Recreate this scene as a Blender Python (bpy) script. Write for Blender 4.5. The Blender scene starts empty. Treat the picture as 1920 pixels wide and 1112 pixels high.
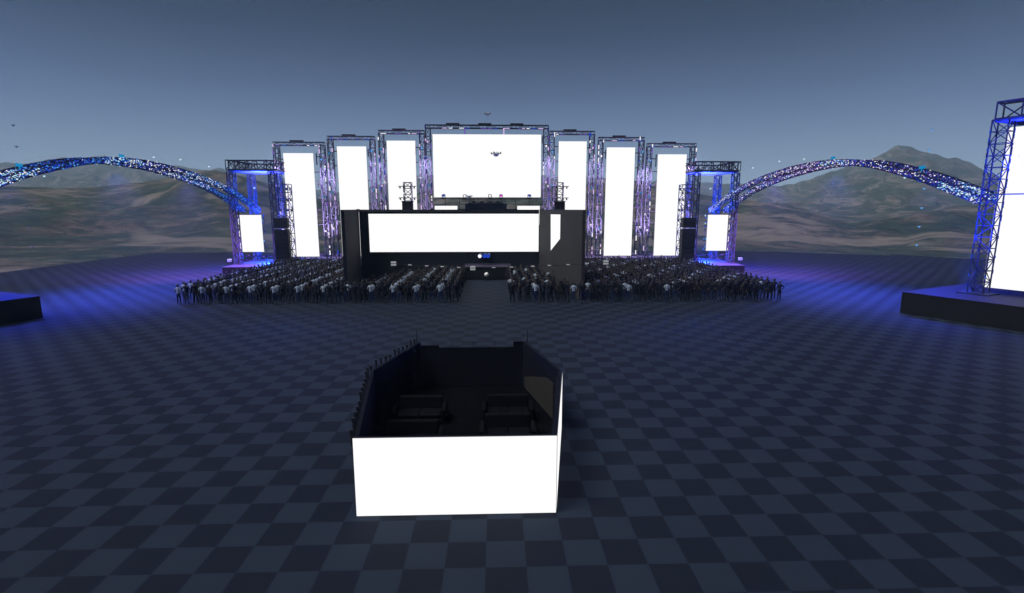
import bpy, bmesh, math, random
import numpy as np
from mathutils import Vector, Matrix
R = math.radians
rng = random.Random(11)
sc = bpy.context.scene
COL = sc.collection

# ------------------------------------------------------------------ helpers
def hexmix(a, b, t): return tuple(a[i] * (1 - t) + b[i] * t for i in range(3))

class MB:
    """collects shapes, builds ONE mesh object"""
    def __init__(self): self.v = []; self.f = []; self.m = []
    def add(self, vs, fs, mi=0):
        o = len(self.v); self.v += [tuple(p) for p in vs]
        for f in fs: self.f.append(tuple(i + o for i in f)); self.m.append(mi)
    def box(self, c, s, rz=0.0, mi=0, rx=0.0):
        x, y, z = s[0] / 2, s[1] / 2, s[2] / 2
        M = Matrix.Translation(c) @ Matrix.Rotation(rz, 4, 'Z') @ Matrix.Rotation(rx, 4, 'X')
        vs = [M @ Vector(p) for p in ((-x,-y,-z),(x,-y,-z),(x,y,-z),(-x,y,-z),(-x,-y,z),(x,-y,z),(x,y,z),(-x,y,z))]
        self.add(vs, [(0,3,2,1),(4,5,6,7),(0,1,5,4),(1,2,6,5),(2,3,7,6),(3,0,4,7)], mi)
    def prism(self, poly, z0, z1, mi=0):
        n = len(poly); a = sum(poly[i][0] * poly[(i+1) % n][1] - poly[(i+1) % n][0] * poly[i][1] for i in range(n))
        if a < 0: poly = poly[::-1]
        vs = [(x, y, z0) for x, y in poly] + [(x, y, z1) for x, y in poly]
        fs = [tuple(range(n))[::-1], tuple(range(n, 2 * n))] + [(i, (i+1) % n, n + (i+1) % n, n + i) for i in range(n)]
        self.add(vs, fs, mi)
    def tube(self, p, q, r, n=5, r2=None, mi=0, cap=True):
        p, q = Vector(p), Vector(q); d = q - p
        if d.length < 1e-6: return
        r2 = r if r2 is None else r2
        a = d.normalized(); up = Vector((0,0,1)) if abs(a.z) < .9 else Vector((1,0,0))
        u = a.cross(up).normalized(); w = a.cross(u)
        vs = []
        for c, rr in ((p, r), (q, r2)):
            for k in range(n):
                t = 2 * math.pi * (k + .5) / n
                vs.append(c + (u * math.cos(t) + w * math.sin(t)) * rr)
        fs = [(k, n + k, n + (k+1) % n, (k+1) % n) for k in range(n)]
        if cap: fs += [tuple(range(n)), tuple(range(n, 2*n))[::-1]]
        self.add(vs, fs, mi)
    def ball(self, c, r, nu=8, nv=6, mi=0, s=(1,1,1)):
        vs = [(c[0], c[1], c[2] - r * s[2])]; fs = []
        for j in range(1, nv):
            t = math.pi * j / nv - math.pi / 2
            for i in range(nu):
                p = 2 * math.pi * i / nu
                vs.append((c[0] + r*s[0]*math.cos(t)*math.cos(p), c[1] + r*s[1]*math.cos(t)*math.sin(p), c[2] + r*s[2]*math.sin(t)))
        vs.append((c[0], c[1], c[2] + r * s[2])); L = len(vs) - 1
        for i in range(nu):
            fs.append((0, 1 + (i+1) % nu, 1 + i)); b = 1 + (nv - 2) * nu
            fs.append((L, b + i, b + (i+1) % nu))
            for j in range(nv - 2):
                a = 1 + j * nu; fs.append((a + i, a + (i+1) % nu, a + nu + (i+1) % nu, a + nu + i))
        self.add(vs, fs, mi)
    def truss(self, p, q, w, h=None, bay=None, r=.045, rd=.025, side=None, n=4):
        """square lattice truss from p to q (four chords, battens and diagonals)"""
        p, q = Vector(p), Vector(q); d = q - p; L = d.length; a = d / L; h = h or w
        if side is None: side = Vector((1,0,0)) if abs(a.z) > .9 else a.cross(Vector((0,0,1))).normalized()
        side = Vector(side); up = side.cross(a).normalized(); side = a.cross(up).normalized()
        cs = [side*(w/2) + up*(h/2), side*(-w/2) + up*(h/2), side*(-w/2) - up*(h/2), side*(w/2) - up*(h/2)]
        for c in cs: self.tube(p + c, q + c, r, n)
        nb = max(1, round(L / (bay or max(w, h)))); st = L / nb
        for i in range(nb + 1):
            b = p + a * (st * i)
            for k in range(4):
                self.tube(b + cs[k], b + cs[(k+1) % 4], rd, n, cap=False)
                if i < nb:
                    e = b + a * st
                    if (i + k) % 2: self.tube(b + cs[k], e + cs[(k+1) % 4], rd, n, cap=False)
                    else: self.tube(b + cs[(k+1) % 4], e + cs[k], rd, n, cap=False)
    def build(self, name, mat, parent=None, smooth=False, bevel=0.0):
        me = bpy.data.meshes.new(name); me.from_pydata(self.v, [], self.f); me.update()
        mats = mat if isinstance(mat, (list, tuple)) else [mat]
        for m in mats: me.materials.append(m)
        me.polygons.foreach_set('material_index', self.m)
        if smooth: me.polygons.foreach_set('use_smooth', [True] * len(self.f))
        o = bpy.data.objects.new(name, me); COL.objects.link(o)
        if parent is not None: o.parent = parent
        if bevel:
            b = o.modifiers.new('edge', 'BEVEL'); b.width = bevel; b.segments = 2; b.limit_method = 'ANGLE'
        return o

def tag(o, label=None, cat=None, group=None, kind=None):
    if label: o['label'] = label
    if cat: o['category'] = cat
    if group: o['group'] = group
    if kind: o['kind'] = kind
    return o
def thing(name, label, cat, loc=(0,0,0), rz=0.0, group=None):
    o = bpy.data.objects.new(name, None); COL.objects.link(o); o.empty_display_size = .2
    o.location = loc; o.rotation_euler = (0, 0, rz)
    return tag(o, label, cat, group)
def copy_tree(o, parent=None):
    c = o.copy(); COL.objects.link(c)
    if parent is not None: c.parent = parent
    for ch in list(o.children): copy_tree(ch, c)
    return c

# ------------------------------------------------------------------ materials
def mat(name, col, rough=.6, metal=0.0, spec=.5, var=0.0, scale=3.0, bump=0.0):
    m = bpy.data.materials.new(name); m.use_nodes = True
    nt = m.node_tree; b = nt.nodes['Principled BSDF']
    b.inputs['Base Color'].default_value = (*col, 1); b.inputs['Roughness'].default_value = rough
    b.inputs['Metallic'].default_value = metal; b.inputs['Specular IOR Level'].default_value = spec
    tc = nt.nodes.new('ShaderNodeTexCoord'); nz = nt.nodes.new('ShaderNodeTexNoise')
    nz.inputs['Scale'].default_value = scale; nz.inputs['Detail'].default_value = 5
    nt.links.new(tc.outputs['Object'], nz.inputs['Vector'])
    if var:
        rp = nt.nodes.new('ShaderNodeValToRGB')
        rp.color_ramp.elements[0].position = .3; rp.color_ramp.elements[1].position = .7
        rp.color_ramp.elements[0].color = (*[c * (1 - var) for c in col], 1)
        rp.color_ramp.elements[1].color = (*[c * (1 + var) for c in col], 1)
        nt.links.new(nz.outputs['Fac'], rp.inputs['Fac']); nt.links.new(rp.outputs['Color'], b.inputs['Base Color'])
    if bump:
        bp = nt.nodes.new('ShaderNodeBump'); bp.inputs['Strength'].default_value = bump; bp.inputs['Distance'].default_value = .02
        nt.links.new(nz.outputs['Fac'], bp.inputs['Height']); nt.links.new(bp.outputs['Normal'], b.inputs['Normal'])
    return m
def glow(name, col, strength=1.0):
    m = bpy.data.materials.new(name); m.use_nodes = True; nt = m.node_tree
    nt.nodes.remove(nt.nodes['Principled BSDF'])
    e = nt.nodes.new('ShaderNodeEmission'); e.inputs['Color'].default_value = (*col, 1); e.inputs['Strength'].default_value = strength
    nt.links.new(e.outputs[0], nt.nodes['Material Output'].inputs['Surface'])
    return m

M = {}
M['screen'] = glow('screen_white', (1, 1, 1), 1.02)
M['screen'].cycles.emission_sampling = 'FRONT'
M['housing'] = mat('screen_housing', (.012, .014, .02), .6, var=.2)
M['steel'] = mat('truss_steel', (.030, .033, .052), .6, spec=.12, var=.25, scale=2)
M['navy'] = mat('navy_steel', (.012, .015, .04), .6, spec=.12, var=.25, scale=2)
M['black'] = mat('black_metal', (.008, .009, .013), .6, spec=.3)
M['deck_side'] = mat('deck_skirt', (.0035, .0048, .0075), .85, spec=.15, var=.2, scale=1.5)
M['side_deck_top'] = mat('side_deck_top', (.010, .010, .026), .7, spec=.1, var=.15)
M['deck_top'] = mat('deck_top', (.035, .03, .06), .6, spec=.25, var=.15, scale=1)
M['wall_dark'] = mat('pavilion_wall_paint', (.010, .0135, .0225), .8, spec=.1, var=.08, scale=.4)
M['wing_wall'] = mat('pavilion_wall_sunlit', (.031, .031, .034), .8, spec=.1, var=.08, scale=.4)  # wall_dark lightened: sun on the right wing put into the colour
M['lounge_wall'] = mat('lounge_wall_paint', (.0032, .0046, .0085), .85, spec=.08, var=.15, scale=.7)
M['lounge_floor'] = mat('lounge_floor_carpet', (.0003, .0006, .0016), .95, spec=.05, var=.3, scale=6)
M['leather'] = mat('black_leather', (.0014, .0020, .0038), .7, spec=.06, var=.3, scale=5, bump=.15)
M['taupe'] = mat('sun_patch_paint', (.022, .0205, .0195), .85, spec=.1, var=.1, scale=1)  # sun on the lounge wall, put into a colour
M['speaker'] = mat('speaker_box', (.006, .007, .012), .7, spec=.2, var=.2)
M['white_paint'] = mat('white_paint', (.75, .75, .74), .5, var=.05)
M['grey_paint'] = mat('grey_paint', (.3, .31, .33), .5, var=.1)
M['roof_blue'] = mat('blue_roof_sheet', (.03, .05, .22), .6, var=.1)
M['led_blue'] = glow('led_blue', (.012, .06, .55), .9)  # glow colours, for lenses and for added truss glints
M['led_deep'] = glow('led_deep_blue', (.012, .018, .16), .8)
M['led_cyan'] = glow('led_cyan', (.10, .42, 1.0), .9)
M['led_ice'] = glow('led_ice', (.55, .85, 1.0), .95)
M['led_white'] = glow('led_white', (1, .97, 1), 1)
M['led_pink'] = glow('led_pink', (.80, .55, .92), .9)
M['led_violet'] = glow('led_violet', (.20, .09, .55), .8)
M['led_magenta'] = glow('led_magenta', (.85, .02, .75), .9)
M['led_teal'] = glow('led_teal', (.01, .25, .55), .9)
for k, m in M.items():
    if k.startswith('led_'): m.cycles.emission_sampling = 'NONE'

# checkered floor
def floor_material():
    m = bpy.data.materials.new('checkered_floor'); m.use_nodes = True; nt = m.node_tree; b = nt.nodes['Principled BSDF']
    tc = nt.nodes.new('ShaderNodeTexCoord'); mp = nt.nodes.new('ShaderNodeMapping')
    S = .92
    mp.inputs['Scale'].default_value = (1 / S, 1 / S, 1); mp.inputs['Location'].default_value = (-.8 / S + .0, 0, .5)
    ck = nt.nodes.new('ShaderNodeTexChecker'); ck.inputs['Scale'].default_value = 1
    ck.inputs['Color1'].default_value = (*FL_A, 1); ck.inputs['Color2'].default_value = (*FL_B, 1)
    nt.links.new(tc.outputs['Object'], mp.inputs['Vector']); nt.links.new(mp.outputs['Vector'], ck.inputs['Vector'])
    nz = nt.nodes.new('ShaderNodeTexNoise'); nz.inputs['Scale'].default_value = .35; nz.inputs['Detail'].default_value = 6
    nt.links.new(tc.outputs['Object'], nz.inputs['Vector'])
    mr = nt.nodes.new('ShaderNodeMapRange'); mr.inputs['From Min'].default_value = .3; mr.inputs['From Max'].default_value = .7
    mr.inputs['To Min'].default_value = .95; mr.inputs['To Max'].default_value = 1.05
    nt.links.new(nz.outputs['Fac'], mr.inputs['Value'])
    mx = nt.nodes.new('ShaderNodeMix'); mx.data_type = 'RGBA'; mx.blend_type = 'MULTIPLY'; mx.inputs[0].default_value = 1
    nt.links.new(ck.outputs['Color'], mx.inputs[6]); nt.links.new(mr.outputs[0], mx.inputs[7])
    nt.links.new(mx.outputs[2], b.inputs['Base Color'])
    b.inputs['Roughness'].default_value = .85; b.inputs['Specular IOR Level'].default_value = .08
    return m
FL_A = (.0064, .0092, .0176); FL_B = (.0124, .0186, .0325)

def terrain_material():
    m = bpy.data.materials.new('grass_and_bare_soil'); m.use_nodes = True; nt = m.node_tree; b = nt.nodes['Principled BSDF']
    N = nt.nodes.new; Lk = nt.links.new
    tc = N('ShaderNodeTexCoord')
    mpz = N('ShaderNodeMapping'); mpz.inputs['Scale'].default_value = (1, 1, 3); Lk(tc.outputs['Object'], mpz.inputs['Vector'])
    def noise(scale, detail, dist=0.0, rough=.6):
        n = N('ShaderNodeTexNoise'); n.inputs['Scale'].default_value = scale; n.inputs['Detail'].default_value = detail
        n.inputs['Distortion'].default_value = dist; n.inputs['Roughness'].default_value = rough
        Lk(mpz.outputs['Vector'], n.inputs['Vector']); return n
    a = noise(.021, 10, 1.2, .70)
    r1 = N('ShaderNodeValToRGB'); e = r1.color_ramp.elements
    e[0].position = .36; e[0].color = (.019, .034, .031, 1); e[1].position = .66; e[1].color = (.122, .108, .103, 1)
    x = e.new(.47); x.color = (.034, .048, .038, 1); x = e.new(.55); x.color = (.074, .066, .060, 1)
    Lk(a.outputs['Fac'], r1.inputs['Fac'])
    c = noise(.16, 9, .6, .75)
    mr = N('ShaderNodeMapRange'); mr.inputs['From Min'].default_value = .3; mr.inputs['From Max'].default_value = .7
    mr.inputs['To Min'].default_value = .35; mr.inputs['To Max'].default_value = 1.75
    Lk(c.outputs['Fac'], mr.inputs['Value'])
    mx = N('ShaderNodeMix'); mx.data_type = 'RGBA'; mx.blend_type = 'MULTIPLY'; mx.inputs[0].default_value = 1
    Lk(r1.outputs['Color'], mx.inputs[6]); Lk(mr.outputs[0], mx.inputs[7])
    # darker scrub in patches
    sc_n = noise(.085, 9, 1.0, .74)
    r3 = N('ShaderNodeValToRGB'); e = r3.color_ramp.elements; e[0].position = .49; e[0].color = (0,0,0,1); e[1].position = .55; e[1].color = (.85,.85,.85,1)
    Lk(sc_n.outputs['Fac'], r3.inputs['Fac'])
    m3 = N('ShaderNodeMix'); m3.data_type = 'RGBA'; m3.inputs[7].default_value = (.019, .036, .032, 1)
    Lk(r3.outputs['Color'], m3.inputs[0]); Lk(mx.outputs[2], m3.inputs[6]); mx = m3
    # pale dirt tracks: thin bands of a distorted noise
    t = noise(.0062, 4, 1.2)
    r2 = N('ShaderNodeValToRGB'); e = r2.color_ramp.elements
    e[0].position = .475; e[0].color = (0,0,0,1); e[1].position = .525; e[1].color = (0,0,0,1)
    x = e.new(.494); x.color = (.75,.75,.75,1); x = e.new(.504); x.color = (.75,.75,.75,1)
    Lk(t.outputs['Fac'], r2.inputs['Fac'])
    m2 = N('ShaderNodeMix'); m2.data_type = 'RGBA'; m2.inputs[7].default_value = (.15, .135, .125, 1)
    Lk(r2.outputs['Color'], m2.inputs[0]); Lk(mx.outputs[2], m2.inputs[6])
    Lk(m2.outputs[2], b.inputs['Base Color'])
    b.inputs['Roughness'].default_value = .95; b.inputs['Specular IOR Level'].default_value = .1
    bp = N('ShaderNodeBump'); bp.inputs['Strength'].default_value = .5; bp.inputs['Distance'].default_value = 3
    Lk(c.outputs['Fac'], bp.inputs['Height']); Lk(bp.outputs['Normal'], b.inputs['Normal'])
    return m

# ------------------------------------------------------------------ camera
CAM = Vector((1.069, -10.439, 7.938))
yaw, pit = 3.10031e-02, 1.677365e-01
cd = bpy.data.cameras.new('camera'); cam = bpy.data.objects.new('camera', cd); COL.objects.link(cam)
cam.location = CAM; cam.rotation_euler = (math.pi / 2 - pit, 0, -yaw)
cd.sensor_width = 36; cd.lens = 36 * 969.19 / 1920; cd.clip_start = .1; cd.clip_end = 12000
sc.camera = cam

# ------------------------------------------------------------------ world and sun
w = bpy.data.worlds.new('World'); sc.world = w; w.use_nodes = True; nt = w.node_tree
bg = nt.nodes['Background']
tc = nt.nodes.new('ShaderNodeTexCoord'); sx = nt.nodes.new('ShaderNodeSeparateXYZ'); rp = nt.nodes.new('ShaderNodeValToRGB')
nt.links.new(tc.outputs['Generated'], sx.inputs[0]); nt.links.new(sx.outputs['Z'], rp.inputs['Fac'])
def s2l(c): return tuple(((v / 255 + .055) / 1.055) ** 2.4 if v > 10 else v / 255 / 12.92 for v in c)
stops = [(0.0, (170, 190, 206)), (.03, (156, 177, 197)), (.06, (143, 164, 188)), (.095, (125, 147, 175)), (.13, (108, 129, 161)), (.165, (93, 113, 147)), (.20, (79, 98, 131)), (.24, (66, 84, 114)), (.28, (52, 70, 97)), (.32, (44, 61, 85)), (.36, (36, 52, 75)), (.6, (36, 50, 70)), (1.0, (30, 44, 64))]
rp.color_ramp.interpolation = 'LINEAR'
el = rp.color_ramp.elements
el[0].position = 0; el[0].color = (*s2l(stops[0][1]), 1); el[1].position = 1; el[1].color = (*s2l(stops[-1][1]), 1)
for p, c in stops[1:-1]:
    x = el.new(p); x.color = (*s2l(c), 1)
nt.links.new(rp.outputs['Color'], bg.inputs['Color']); bg.inputs['Strength'].default_value = 1.0
sl = bpy.data.lights.new('sun', 'SUN'); sl.energy = 4.2; sl.angle = R(35); sl.color = (1.0, .96, .91)
so = bpy.data.objects.new('sun', sl); COL.objects.link(so)
SUN_DIR = Vector((-.48, -.22, .85)).normalized()
so.rotation_euler = SUN_DIR.to_track_quat('Z', 'Y').to_euler(); so.location = (-40, -20, 60)
sc.view_settings.view_transform = 'Standard'; sc.view_settings.look = 'None'; sc.view_settings.exposure = 0; sc.view_settings.gamma = 1
sc.cycles.use_denoising = True
sc.cycles.max_bounces = 5; sc.cycles.diffuse_bounces = 2; sc.cycles.glossy_bounces = 2; sc.cycles.volume_bounces = 0
sc.cycles.sample_clamp_indirect = 4

# ------------------------------------------------------------------ floor and terrain (setting)
fl = MB()
pts = [(-61.6, -60), (78, -60), (78.4, 69), (70, 81.4), (49, 86.9), (-61.6, 86.9)]
fl.add([(x, y, 0) for x, y in pts], [tuple(range(len(pts)))])
tag(fl.build('floor', floor_material()), kind='structure')

FAR = [(-180,.03),(-120,.05),(-80,.04),(-60,.05),(-50,.06),(-42.14,.0605),(-40.27,.0652),(-38.98,.0673),(-37.6,.0732),(-36.47,.0781),(-34.93,.0766),(-32.89,.0722),(-31.35,.0664),(-29.9,.0689),(-28,.0652),(-26.26,.0646),(-23,.0629),(-21.17,.0493),(-18.74,.0326),(-16.17,.0284),(-12.94,.0404),(-10.73,.0523),(-7.94,.0596),(-3.96,.0689),(1.2,.0693),(6.1,.0593),(10.9,.0568),(15.4,.0521),(20.7,.0441),(22.75,.0454),(26.68,.0423),(28.1,.0392),(34,.03),(45,.02),(60,.04),(90,.05),(130,.04),(180,.03)]
MTN = [(-180,0),(15,0),(18,.008),(20.8,.0188),(23.81,.0295),(26.69,.0405),(28.57,.039),(29.92,.0411),(31.63,.0516),(32.88,.0593),(34.47,.0698),(35.64,.0754),(36.75,.0863),(37.45,.095),(38.38,.0954),(39.68,.0884),(41.47,.0773),(43.23,.0593),(44.58,.0451),(45.87,.0335),(52,.03),(60,.02),(70,0),(180,0)]
NEAR = [(-180,.03),(-120,.02),(-80,.04),(-60,.035),(-42.35,.0285),(-40.5,.0294),(-38.2,.0297),(-36.3,.0321),(-33.9,.0411),(-31.1,.0507),(-29.76,.0565),(-28.34,.0608),(-27.46,.063),(-26.2,.0586),(-24.4,.0507),(-22.9,.0433),(-20.27,.0276),(-17.78,.014),(-13,.0115),(-9.67,.0263),(-7.41,.0363),(-4,.0415),(1.78,.0417),(6.4,.0396),(10.95,.0461),(15.38,.0501),(18.63,.0418),(20.75,.032),(24.85,.0155),(28.1,.0062),(31.16,-.0045),(34.1,-.0154),(35.78,-.0235),(37.1,-.0256),(38,-.0253),(39.31,-.0144),(40.5,-.0064),(41.85,-.0001),(43.28,.0014),(46,.0042),(60,.01),(120,.02),(180,.03)]
def make_terrain():
    from mathutils import noise as mn
    az = np.concatenate([np.arange(-180, -56, 1.6), np.arange(-56, 56, .15), np.arange(56, 180, 1.6)]); na = len(az)
    lut = lambda T: np.interp(az, [t[0] for t in T], [t[1] for t in T])
    fa, mt, ne = lut(FAR), lut(MTN), lut(NEAR)
    RN, RM, RF = 380., 1500., 2050.
    rr = np.concatenate([np.linspace(2, 96, 10), np.linspace(100, 440, 70), np.linspace(455, 1650, 100), np.linspace(1675, 2150, 28), [2300, 2500]])
    H = CAM.z
    zn = H + ne * RN; zm = np.where(mt > .001, H + mt * RM, 0); zf = H + fa * RF
    V = np.zeros((len(rr), na, 3))
    ca, sa = np.sin(np.radians(az)), np.cos(np.radians(az))
    for i, r in enumerate(rr):
        # outside the square of the floor the ground starts to rise
        rim = np.minimum(1e9, 0 * az + 1)
        x = CAM.x + r * ca; y = CAM.y + r * sa
        d = np.maximum.reduce([-62 - x, x - 79, y - 87.5, -61 - y, .55*(x - 49) + .95*(y - 87.5)*1.0])
        g = np.clip(d, 0, None)
        base = -.35 + .012 * np.clip(g, 0, 400)
        t = np.clip(g / np.maximum(g + np.clip(RN - r, 1e-3, None), 1), 0, 1) if r < RN else np.ones(na)
        up = t ** 1.15
        near = np.where(r <= RN, -.35 + (zn + .35) * up, -2 + (zn + 2) * np.exp(-((r - RN) / 150.) ** 2))
        tm = np.clip((r - 430) / (RM - 430), 0, 1) ** 1.25
        mtn = np.where(r <= RM, zm * tm, zm * np.exp(-((r - RM) / 220.) ** 2))
        tf = np.clip((r - 700) / (RF - 700), 0, 1) ** 1.4
        far = np.where(r <= RF, zf * tf, zf * np.exp(-((r - RF) / 700.) ** 2))
        z = np.maximum.reduce([near, mtn, far])
        wn = np.clip(g / 60, 0, 1)
        for k in range(na):
            p = Vector((x[k], y[k], 0))
            if g[k] > 0:
                a = mn.fractal(p * .012, 1, 2, 5) * (1.2 + .006 * r) * wn[k]
                if r < RN: a += (mn.fractal(p * .014, 1, 2, 6)) * 7.5 * math.sin(math.pi * min(1, t[k])) * wn[k]
                b = 0
                if r > 480: b = -abs(mn.fractal(p * .0042, 1, 2, 5)) * min(1, (r - 480) / 350) * (60 if r < RF - 300 else 24) - abs(mn.fractal(p * .013, 1, 2, 6)) * 20 * min(1, (r - 480) / 350)
                onr = abs(r - RM) < 60 and mt[k] > .02 or abs(r - RF) < 90
                z[k] += a + (b * .25 if onr else b)
            else: z[k] = -.35
        V[i, :, 0] = x; V[i, :, 1] = y; V[i, :, 2] = z
    nr = len(rr); idx = np.arange(nr * na).reshape(nr, na)
    f = np.stack([idx[:-1], idx[1:], np.roll(idx, -1, 1)[1:], np.roll(idx, -1, 1)[:-1]], -1).reshape(-1, 4)
    f = f[:, ::-1]
    me = bpy.data.meshes.new('terrain'); me.from_pydata(V.reshape(-1, 3).tolist(), [], f.tolist()); me.update()
    me.polygons.foreach_set('use_smooth', [True] * len(me.polygons))
    me.materials.append(terrain_material())
    o = bpy.data.objects.new('terrain', me); COL.objects.link(o); tag(o, kind='structure')
make_terrain()

# haze: one closed box
hz = MB(); hz.box((0, 0, 87), (5100, 5100, 178))
hm = bpy.data.materials.new('haze_air'); hm.use_nodes = True; nt = hm.node_tree
nt.nodes.remove(nt.nodes['Principled BSDF'])
pv = nt.nodes.new('ShaderNodeVolumePrincipled'); pv.inputs['Color'].default_value = (.52, .74, 1.0, 1); pv.inputs['Density'].default_value = .00032
nt.links.new(pv.outputs[0], nt.nodes['Material Output'].inputs['Volume'])
HAZE = tag(hz.build('haze', hm), kind='stuff')

# ------------------------------------------------------------------ lounge deck in the foreground
def wall_run(mb, a, b, z0, z1, th, mi=0, inward=1):
    a, b = Vector((*a, 0)), Vector((*b, 0)); d = (b - a).normalized(); n = Vector((-d.y, d.x, 0)) * th * inward
    mb.prism([(a.x, a.y), (b.x, b.y), (b.x + n.x, b.y + n.y), (a.x + n.x, a.y + n.y)], z0, z1, mi)
def panel_part(a, b, z0, z1, th, name, m, parent, out=1):
    mb = MB(); wall_run(mb, a, b, z0, z1, th, 0, out); return mb.build(name, m, parent)

lounge = thing('lounge_deck', 'open black lounge deck with a glowing white front, standing alone on the checkered floor', 'lounge deck', (0, 7, 0))
LO = Vector((0, 7, 0))
Pf = [(-2.60, 2.12), (2.60, 2.12), (3.41, 7.55), (2.38, 11.8), (-2.38, 11.8), (-3.50, 7.75)]
def L2(p): return (p[0] - LO.x, p[1] - LO.y)
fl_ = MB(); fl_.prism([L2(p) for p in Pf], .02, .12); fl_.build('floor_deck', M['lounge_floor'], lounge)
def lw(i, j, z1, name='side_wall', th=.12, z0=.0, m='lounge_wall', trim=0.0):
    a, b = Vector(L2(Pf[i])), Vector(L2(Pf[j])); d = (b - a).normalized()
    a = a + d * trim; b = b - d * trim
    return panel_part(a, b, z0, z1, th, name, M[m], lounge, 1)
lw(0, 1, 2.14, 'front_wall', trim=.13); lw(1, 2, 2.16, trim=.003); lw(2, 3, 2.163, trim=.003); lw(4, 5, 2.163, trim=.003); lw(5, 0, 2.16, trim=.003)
# rear wall with a lowered middle
mb = MB()
wall_run(mb, L2((2.25, 11.8)), L2((-2.25, 11.8)), 0, 1.93, .12, 0, 1)
mb.box((-1.85, 4.74, 1.98), (.78, .118, .097)); mb.box((2.03, 4.74, 2.05), (.42, .118, .237))
mb.build('rear_wall', M['lounge_wall'], lounge)
mb = MB(); mb.tube(L2((-.9, 11.9)) + (2.12,), L2((1.0, 11.9)) + (2.12,), .018)
for x in (-.9, .05, 1.0): mb.tube((x, 4.9, 1.9), (x, 4.9, 2.12), .014)
mb.build('rear_rail', M['black'], lounge)
# glowing panels on front and on the right
def screen_on(a, b, z0, z1, parent, off, name='display_panel', th=.05):
    a, b = Vector((*a, 0)), Vector((*b, 0)); d = (b - a).normalized(); n = Vector((d.y, -d.x, 0))
    h = MB(); p, q = a + n * off, b + n * off
    h.prism([(p.x, p.y), (q.x, q.y), (q.x + n.x*th, q.y + n.y*th), (p.x + n.x*th, p.y + n.y*th)], z0, z1)
    o = h.build(name, M['housing'], parent)
    s = MB(); p, q = a + n * (off + th + .004), b + n * (off + th + .004)
    s.add([(p.x, p.y, z0), (q.x, q.y, z0), (q.x, q.y, z1), (p.x, p.y, z1)], [(0, 1, 2, 3)])
    s.build('lit_face', M['screen'], o); return o
screen_on(L2((-2.61, 2.12)), L2((2.62, 2.12)), .01, 2.175, lounge, .003)
screen_on(L2((2.585, 2.15)), L2((3.40, 7.5)), .01, 2.12, lounge, .003)
# posts of the railing along the left side, and the corner poles
k = 0
for (i, j, cnt) in ((0, 5, 11), (5, 4, 11)):
    a, b = Vector(L2(Pf[i])), Vector(L2(Pf[j])); d = (b - a).normalized(); nn = Vector((-d.y, d.x))
    for t in range(cnt):
        p = a + (b - a) * ((t + .45) / cnt) + nn * .07
        pm = MB(); hh = .03 + .05 * ((t * 7) % 4)
        pm.box((p.x, p.y, 2.0 + hh / 2 + .02), (.06, .05, .36 + hh)); pm.box((p.x, p.y, 2.22 + hh*.7), (.085, .065, .10))
        pm.build('rail_post', M['black'], lounge)
for s in (-1, 1):
    pm = MB(); pm.tube((s*2.44, 4.86, .0), (s*2.44, 4.86, 2.62), .022, 8); pm.ball((s*2.44, 4.86, 2.63), .03); pm.build('corner_pole', M['black'], lounge)

def make_sofa(label, x, y, wd):
    t = thing('sofa', label, 'sofa', (x, y, .123), math.pi, 'black sofas inside the lounge deck')
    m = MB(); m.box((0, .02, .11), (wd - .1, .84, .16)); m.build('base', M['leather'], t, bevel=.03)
    for s in (-1, 1):
        m = MB(); m.box((s * (wd/2 - .02), .03, .28), (.17, .92, .56)); m.build('armrest', M['leather'], t, bevel=.05)
    m = MB(); m.box((0, -.39, .40), (wd - .22, .2, .82), rx=R(6)); m.build('backrest', M['leather'], t, bevel=.06)
    for s in (-1, 1):
        m = MB(); m.box((s * (wd/4 - .06), .06, .28), (wd/2 - .14, .66, .17)); m.build('seat_cushion', M['leather'], t, bevel=.05)
    return t
make_sofa('black sofa at the left rear of the lounge deck, nearest the glowing front', -1.75, 5.75, 1.95)
make_sofa('black sofa at the right rear of the lounge deck, nearest the glowing front', 1.45, 6.2, 1.8)
make_sofa('black sofa on the left of the lounge deck, farther row towards the stage', -1.8, 8.05, 1.85)
make_sofa('black sofa on the right of the lounge deck, farther row towards the stage', 1.48, 8.1, 1.8)
# sunlit patch of the inner right wall, painted as a thin sheet
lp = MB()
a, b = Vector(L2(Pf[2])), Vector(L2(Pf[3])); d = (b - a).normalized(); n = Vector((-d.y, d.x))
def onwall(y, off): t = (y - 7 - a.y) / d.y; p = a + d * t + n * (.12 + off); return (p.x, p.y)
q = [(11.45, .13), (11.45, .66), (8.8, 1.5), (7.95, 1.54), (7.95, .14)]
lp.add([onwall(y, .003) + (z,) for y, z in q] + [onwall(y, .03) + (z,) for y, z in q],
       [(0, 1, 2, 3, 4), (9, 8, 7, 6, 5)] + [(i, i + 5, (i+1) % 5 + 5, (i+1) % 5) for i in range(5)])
tag(lp.build('painted_sun_patch', M['taupe'], lounge), 'sunlit patch put on the inner right wall as a thin taupe sheet')

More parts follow.
